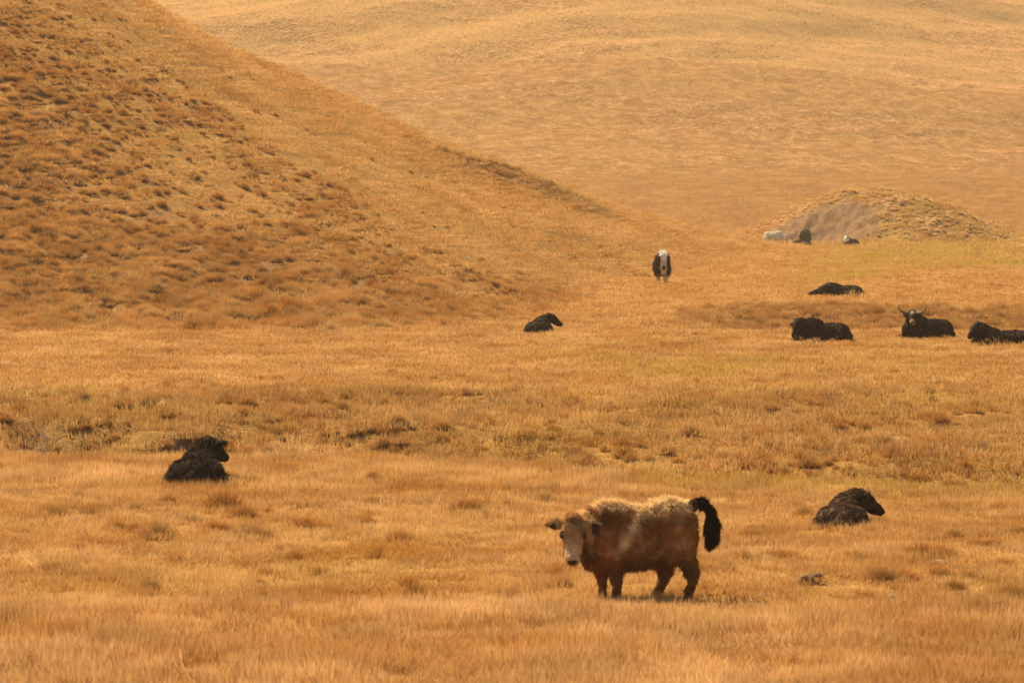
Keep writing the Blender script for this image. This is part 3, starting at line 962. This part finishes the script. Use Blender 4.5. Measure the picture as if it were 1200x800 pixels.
    # tail with its bushy black tassel, carried in an arc
    T = Body(); T.chain([(.62, 0, 1.09, .055), (.70, 0, 1.145, .042), (.78, -.01, 1.14, .035), (.84, -.02, 1.06, .035), (.865, -.02, .92, .045), (.865, -.02, .78, .042), (.845, -.02, .68, .02)])
    tv, tn, tf = T.fuse(.015, 3)
    tc = lambda q: np.where((q[:, 0] < .70)[:, None], np.array([.16, .07, .028]), np.array([.012, .006, .004])) * np.ones((len(q), 3))
    tl = link("tail", mesh_np("tail", tv, tf, M_SKIN, True, None, {"coat": colour_of(tv, tc)}), root)
    tlen = lambda q: np.where(q[:, 0] < .72, .35, .48 + .72 * sst(1.16, .95, q[:, 2])) * (1 - .3 * sst(.8, .68, q[:, 2]))
    link("tassel", fur(tv, tn, tf, tc, 9000, .13, .008, comb=(0, 0, -1), combw=1.3, lenfn=tlen, seed=5, var=.3, clump=.25, curl=.12, name="tassel"), tl)
    head_extras(root, P, f, s, u, k)
    x, y = (748 - 600) / F * 50.0, 50.0
    gz = float(terrain(np.array([x]), np.array([y]))[0])
    root.location = (x, y, gz)
    return root
build_calf()

# ---- yaks at rest ------------------------------------------------------------------
DARK = (.020, .0085, .0055)
def resting_yak(label, px, py, heading, scale=1.0, d=None, head_turn=0.0, head_pitch=-.35, head_pos=(.98, 0, .70), neck=None, cat="yak",
                base=DARK, grey=None, coatfn=None, horns=None, nfur=9000, flen=.10, fwid=.010, height=1.0, voxel=.028, group=None, ears=.15, legs_out=1, hump=1.0, hk=1.0, muzzle=None, ear_up=-.04):
    """local frame: +X towards the animal's front, ground at z = 0. heading: world yaw of +X (0 = image right, pi/2 = away)"""
    h = height
    B = Body()
    B.ell((-.08, 0, .34 * h), (.74, .43, .37 * h)).ell((-.55, 0, .36 * h), (.37, .42, .36 * h))
    B.ell((.38, 0, .46 * h), (.38, .34, .42 * h)).ell((.30, 0, .68 * h * hump), (.34, .20, .20 * h))
    B.ell((.62, 0, .36 * h), (.30, .29, .32 * h))
    for sg in (1, -1):
        B.ell((-.48, .30 * sg, .24), (.36, .20, .24))
        B.chain([(-.30, .44 * sg, .14, .11), (-.05, .50 * sg, .08, .075), (.12, .50 * sg, .06, .06)])
        B.chain([(.52, .24 * sg, .22, .15), (.80, .27 * sg, .12, .095), (.92, .26 * sg, .07, .065), (.72, .30 * sg, .05, .06)])
    hp = np.array(head_pos, float); hp[2] *= h
    f_ = (math.cos(head_turn) * math.cos(head_pitch), math.sin(head_turn) * math.cos(head_pitch), math.sin(head_pitch))
    f, s, u = basis(f_)
    sh = np.array([.52, 0, .58 * h])
    back = hp - f * .10 * hk
    midn = (sh + back) / 2 + np.array([.03, 0, .03])
    B.chain([(*sh, .27), (*midn, .22), (*back, .16)])
    P, f, s, u = head_parts(B, hp, f_, hk, ear_len=ears, ear_drop=-ear_up)
    B.ell((-.30, 0, .52 * h), (.40, .20, .22 * h))
    B.chain([(-.88, 0, .42 * h, .05), (-.96, .06, .26, .05), (-.92, .14, .10, .06)])
    V, Nn, Fc = B.fuse(voxel, 5, .014, 7)
    base = np.array(base); gy = np.array(grey) if grey is not None else base * 1.9
    def coat(Q):
        nz = fbm(Q[:, 0] * 6 + Q[:, 1] * 3, Q[:, 2] * 6 + Q[:, 1] * 4, 211, 3)
        t = np.clip(.25 + .6 * nz, 0, 1)[:, None]
        c = base * (1 - t) + gy * t  # grey hair mix, also painting highlights into the dark coat
        c = c * (1 - .5 * sst(.25, .65, Q[:, 0]))[:, None]
        if coatfn is not None:
            L = np.stack([(Q - hp) @ f, (Q - hp) @ s, (Q - hp) @ u], -1) / hk
            c = coatfn(Q, L, c)
        if muzzle is not None:
            L = np.stack([(Q - hp) @ f, (Q - hp) @ s, (Q - hp) @ u], -1) / hk
            m = (sst(.27, .33, L[:, 0]) * (np.abs(L[:, 1]) < .13) * (np.abs(L[:, 2]) < .25))[:, None]
            c = c * (1 - m) + np.array(muzzle) * m
        return c
    root = empty("yak", label, cat, group)
    link("body", mesh_np("body", V, Fc, M_SKIN, True, None, {"coat": colour_of(V, coat)}), root)
    def ln(Q):
        L = np.stack([(Q - hp) @ f, (Q - hp) @ s, (Q - hp) @ u], -1)
        hm = (np.linalg.norm(L - np.array([.15, 0, 0]), axis=1) < .33)
        return np.where(hm, .22, 1.0) * (0.7 + .7 * sst(.45, .15, Q[:, 2]))
    link("fur", fur(V, Nn, Fc, coat, nfur, flen, fwid, comb=(-.35, 0, -1), combw=1.3, lenfn=ln, seed=int(px), var=.45, clump=.35, curl=.13), root)
    head_extras(root, P, f, s, u, hk, horns)
    put_animal(root, px, py, d, heading, sink=.04)
    root.scale = (scale,) * 3
    return root

PI = math.pi
resting_yak("big shaggy black yak lying in the near field, back turned, head to the right",
            231, 566, PI * .50, .88, ear_up=.05, head_turn=-.72, head_pitch=-.42, head_pos=(.84, -.22, .90), height=.74, hump=.92,
            nfur=20000, flen=.11, fwid=.008, base=(.015, .006, .004), grey=(.060, .036, .026), ears=.26, hk=1.05)
resting_yak("young dark brown yak lying in the field, head in profile towards the right edge",
            989, 617, PI * .46, .72, ear_up=.13, head_turn=-1.25, head_pitch=-.50, head_pos=(.68, -.42, .76), hump=.80, height=.72,
            nfur=20000, flen=.08, fwid=.008, base=(.040, .019, .010), grey=(.24, .14, .085), ears=.12, cat="calf", hk=1.08)
resting_yak("small black yak lying at the foot of the steep hill, head facing right",
            633, 391, PI * .46, .84, ear_up=.13, head_turn=-1.25, head_pitch=-.48, head_pos=(.68, -.42, .80), nfur=6000, fwid=.014, base=(.020, .0085, .006), grey=(.055, .034, .026), hump=.92, height=.74)
resting_yak("black yak stretched flat on the slope with its chin on the grass",
            988, 348, PI * 1.0, .88, head_turn=0.2, head_pitch=-.08, head_pos=(1.22, .05, .36), height=.78, hump=.62, nfur=7000, fwid=.016, base=(.020, .009, .006), grey=(.07, .048, .034))
resting_yak("heavy black yak lying broadside in front of the gully, head bent low",
            964, 402, PI * 1.08, .92, head_turn=.75, head_pitch=-.80, head_pos=(.90, .16, .66), hump=1.06, height=.92, nfur=9000, fwid=.014, base=(.024, .010, .006), grey=(.055, .032, .022))
def horned_coat(Q, L, c):
    w = np.exp(-((L[:, 0] - .02) / .07) ** 2 - (L[:, 1] / .05) ** 2) * (L[:, 2] > .04) * (L[:, 0] < .2)
    return c * (1 - w[:, None]) + np.array([.55, .47, .38]) * w[:, None]
resting_yak("black yak with wide upturned horns and a white forehead spot, facing the camera",
            1087, 398, PI * 1.13, .90, head_turn=1.05, head_pitch=-.38, head_pos=(.70, .24, .86), hump=.95, nfur=9000, fwid=.014, coatfn=horned_coat,
            horns=dict(out=.34, up=.30, fwd=.05, r=1.25), base=(.024, .010, .006), grey=(.06, .042, .032), muzzle=(.36, .24, .12), hk=1.1)
resting_yak("black yak lying at the right edge of the view, body running out of sight",
            1176, 405, PI * 1.0, .95, head_turn=.75, head_pitch=-.50, head_pos=(.86, .14, .84), hump=.80, height=.68, nfur=9000, fwid=.014, base=(.020, .009, .006), grey=(.06, .042, .034))
resting_yak("small dark yak lying flat before the standing one below the bare mound",
            940, 0, PI * 1.0, .85, d=372, head_turn=0, head_pitch=-.2, head_pos=(1.1, 0, .4), nfur=2500, fwid=.03, voxel=.035, base=(.03, .016, .012))
def whitehead(Q, L, c):
    w = ((L[:, 0] > -.16) & (L[:, 0] < .55) & (np.abs(L[:, 1]) < .2) & (np.abs(L[:, 2]) < .3)).astype(float)[:, None]
    return c * (1 - w) + np.array([.85, .80, .72]) * w
resting_yak("small white faced black yak lying below the bare mound, rightmost of the far ones",
            997, 0, PI * 1.28, 1.0, d=376, head_turn=.1, head_pitch=-.5, head_pos=(.86, .1, .86), coatfn=whitehead, nfur=2500, fwid=.03, voxel=.035)

# ---- yaks on their feet --------------------------------------------------------------
def standing_yak(label, px, d, heading, scale=1.0, head_pos=(1.02, 0, .92), head_turn=0, head_pitch=-.6, coatfn=None, base=DARK, grey=None, skirt=True, nfur=7000, fwid=.016, step=.06, horns=None, py=None, cat="yak", tailh=.5, hk=1.0):
    B = Body()
    B.ell((-.05, 0, .84), (.72, .33, .36)).ell((-.52, 0, .90), (.32, .30, .34)).ell((.38, 0, .92), (.36, .30, .42))
    B.ell((.34, 0, 1.16), (.30, .15, .16)).ell((.0, 0, .66), (.60, .28, .24)).ell((.56, 0, .78), (.22, .24, .30))
    for sg in (1, -1):
        st = step * sg
        B.chain([(.46, .19 * sg, .66, .16), (.44 + st, .19 * sg, .44, .095), (.44 + st, .18 * sg, .26, .07), (.46 + st, .18 * sg, .05, .065), (.47 + st, .18 * sg, -.03, .07)])
        B.chain([(-.55, .18 * sg, .76, .21), (-.50 - st, .19 * sg, .50, .12), (-.62 - st, .18 * sg, .34, .075), (-.57 - st, .18 * sg, .05, .062), (-.55 - st, .18 * sg, -.03, .07)])
    hp = np.array(head_pos, float)
    f_ = (math.cos(head_turn) * math.cos(head_pitch), math.sin(head_turn) * math.cos(head_pitch), math.sin(head_pitch))
    f, s, u = basis(f_)
    sh = np.array([.50, 0, .92]); back = hp - f * .10 * hk
    B.chain([(*sh, .28), (*((sh + back) / 2), .22), (*back, .16)])
    P, f, s, u = head_parts(B, hp, f_, hk)
    B.chain([(-.80, 0, 1.04, .05), (-.90, 0, .84, .05), (-.92, 0, tailh, .08)])
    V, Nn, Fc = B.fuse(.03, 5, .014, 7)
    base = np.array(base); gy = np.array(grey) if grey is not None else base * 1.8
    def coat(Q):
        nz = fbm(Q[:, 0] * 6 + Q[:, 1] * 3, Q[:, 2] * 6 + Q[:, 1] * 4, 221, 3)
        t = np.clip(.25 + .6 * nz, 0, 1)[:, None]
        c = base * (1 - t) + gy * t
        if coatfn is not None:
            L = np.stack([(Q - hp) @ f, (Q - hp) @ s, (Q - hp) @ u], -1) / hk
            c = coatfn(Q, L, c)
        return c
    root = empty("yak", label, cat)
    link("body", mesh_np("body", V, Fc, M_SKIN, True, None, {"coat": colour_of(V, coat)}), root)
    ln = lambda Q: np.where(Q[:, 2] < .42, .25, np.where((Q[:, 2] < .8) & (np.abs(Q[:, 1]) > .15) & (Q[:, 0] < .7), 1.25 if skirt else 1.0, .9)) * np.where(np.linalg.norm(Q - (hp + f * .15), axis=1) < .33, .35, 1)
    link("fur", fur(V, Nn, Fc, coat, nfur, .11, fwid, comb=(0, 0, -1), combw=1.0, lenfn=ln, seed=int(px) + 3, var=.35, clump=.4, curl=.18), root)
    head_extras(root, P, f, s, u, hk, horns)
    if py is not None:
        put_animal(root, px, py, None, heading)
    else:
        put_animal(root, px, 0, d, heading)
    root.scale = (scale,) * 3
    return root

def pied(Q, L, c):
    W = np.array([.80, .76, .68]); T = np.array([.66, .52, .36])
    X, Y, Z = Q[:, 0], Q[:, 1], Q[:, 2]
    head = (L[:, 0] > -.2) & (L[:, 0] < .6) & (np.abs(L[:, 1]) < .14) & (np.abs(L[:, 2]) < .3)
    chest = (X > .42) & (np.abs(Y) < .14 + .05 * perlin(Z * 6, Y * 5, 3)) 
    legs = (Z < .42)
    chest = chest & (Z < 1.0)
    hump = (Z > 1.12) & (np.abs(Y) < .16)
    out = c.copy()
    out[chest] = T * 1.2; out[legs] = T; out[hump] = W; out[head] = W
    out[head & (L[:, 0] > .30)] = np.array([.06, .045, .035])
    low = head & (L[:, 0] > .12) & (L[:, 0] <= .30)
    out[low] = W * .62
    return out
standing_yak("black and white pied yak walking towards the camera at the end of the steep hill",
             776, None, -PI * .5 + .04, 1.06, head_pos=(.88, 0, 1.03), head_pitch=-1.0, coatfn=pied, base=(.016, .012, .012), grey=(.05, .035, .03), py=334.5, nfur=9000, step=.09).scale = (.98, .98, 1.17)
def whitecoat(Q, L, c):
    out = np.zeros_like(c) + np.array([.78, .70, .58])
    out[(L[:, 0] > .05) & (L[:, 0] < .6) & (np.abs(L[:, 1]) < .2) & (np.abs(L[:, 2]) < .3)] = np.array([.10, .07, .05])
    out[Q[:, 2] < .45] = np.array([.5, .4, .3])
    return out
standing_yak("creamy white yak grazing head down on the crest left of the bare mound", 907, 318, -PI * .14, .88, head_pos=(1.05, 0, .55), head_pitch=-.9, coatfn=whitecoat, nfur=3500, fwid=.03, skirt=False)
standing_yak("dark shaggy yak standing rump first below the bare mound", 944, 379, PI * .40, 1.12, head_pos=(1.0, .1, .8), nfur=3500, fwid=.03, base=(.026, .024, .014), grey=(.07, .062, .035))

# ------------------------------------------------------------------ single tussocks, stones, mound of earth
FIELD = [  # px, py, size, height factor, tone row
    (298, 634, .95, .8, 3), (262, 598, 1.0, .9, 0), (285, 607, .8, .8, 1), (222, 612, .8, .6, 3), (184, 631, .8, .9, 4), (157, 624, .5, .9, 0), (136, 621, .6, .8, 1),
    (158, 597, .7, .6, 4), (105, 604, .6, .7, 3), (64, 606, .7, .7, 3), (135, 577, .5, .7, 2), (196, 589, .5, .7, 1), (252, 622, .8, .6, 1), (358, 622, .8, .7, 0), (379, 621, .6, .7, 1),
    (468, 636, .6, .9, 2), (548, 600, .8, .7, 1), (618, 640, .4, .7, 3), (640, 652, .45, .8, 3), (664, 655, .35, .8, 1), (653, 678, .55, .9, 0), (602, 700, .5, .7, 4),
    (290, 668, .6, .6, 1), (313, 677, .7, .6, 0), (352, 669, .6, .6, 4), (428, 613, .6, .6, 2), (205, 658, .5, .7, 2), (372, 674, .45, .8, 2),
    (872, 660, .6, .9, 4), (855, 668, .5, .7, 3), (1035, 682, .7, .9, 3), (1060, 680, .7, .7, 0), (1103, 676, .7, .7, 1), (1150, 640, .6, .6, 1), (1168, 640, .6, .6, 2), (1146, 716, .5, .8, 3),
    (1190, 700, .6, .7, 4), (920, 655, .8, .5, 1), (1005, 655, .6, .6, 3), (1120, 690, .5, .7, 4), (1080, 655, .9, .7, 0), (885, 622, .5, .6, 1), (1180, 662, .5, .6, 2), (1105, 652, .8, .6, 0),
]
for (px, py, s, hs, k) in FIELD:
    x, y, z = ground_at(px, py)
    side = px < 640
    tussock(x, y, s * .95, hs * 1.0, ("dry %s tuft in the short grass field, " % ("reddish" if k < 3 else "greyish")) + "%s" % ("between the calf and the left edge" if side else "between the calf and the right edge"), 
            "%s grass tufts in the short grass, %s of the calf" % ("reddish" if k < 3 else "greyish", "left" if side else "right"), k)

def rock_mesh(name, seed, mat, squash=.55):
    bm = bmesh.new(); bmesh.ops.create_icosphere(bm, subdivisions=3, radius=1.0)
    r = random.Random(seed); off = Vector((r.random() * 9, r.random() * 9, r.random() * 9))
    from mathutils import noise as mn
    for v in bm.verts:
        d = 1 + .35 * mn.noise(v.co * 1.1 + off) + .12 * mn.noise(v.co * 3 + off)
        v.co *= d; v.co.z *= squash
    me = bpy.data.meshes.new(name); bm.to_mesh(me); bm.free(); me.materials.append(mat)
    for p in me.polygons: p.use_smooth = False
    return me
for (px, py, s, lb) in ((1104, 661, .10, "flat pale stone in the grass above the dark tufts, far right of the calf"),
                        (899, 697, .055, "small pale stone in the grass just right of the calf"),
                        (1047, 701, .09, "pale stone half sunk in grass below and right of the earth hummock"),
                        (1168, 708, .10, "pale stone near the right edge of the field"),
                        (607, 688, .07, "small grey stone in the grass left of the calf's front hooves"),
                        ):
    x, y, z = ground_at(px, py)
    o = link("stone", rock_mesh("stone", int(px), M_ROCK), loc=(x, y, z + s * .15)); o.scale = (s * 1.1, s * .75, s * .7)
    tag(o, lb, "stone")
x, y, z = ground_at(950, 684)
o = link("earth_hummock", rock_mesh("earth_hummock", 4, M_EARTH, .8), loc=(x, y, z + .01)); o.scale = (.165, .15, .185)
tag(o, "round brown hummock of bare earth in the field between the calf and the right edge", "hummock")

# ------------------------------------------------------------------ dust haze in the valley air
def haze():
    bm = bmesh.new(); bmesh.ops.create_cube(bm, size=1.0)
    me = bpy.data.meshes.new("haze"); bm.to_mesh(me); bm.free()
    m, nt = new_mat("haze_air")
    v = N(nt, "ShaderNodeVolumePrincipled")
    v.inputs["Color"].default_value = (1.0, .78, .60, 1)
    v.inputs["Density"].default_value = 0.00020
    v.inputs["Anisotropy"].default_value = 0.3
    o_ = N(nt, "ShaderNodeOutputMaterial"); nt.links.new(v.outputs[0], o_.inputs["Volume"])
    me.materials.append(m)
    o = link("haze", me, loc=(0, 1300, 82)); o.scale = (5200, 2700, 175)
    tag(o, kind="stuff")
haze()
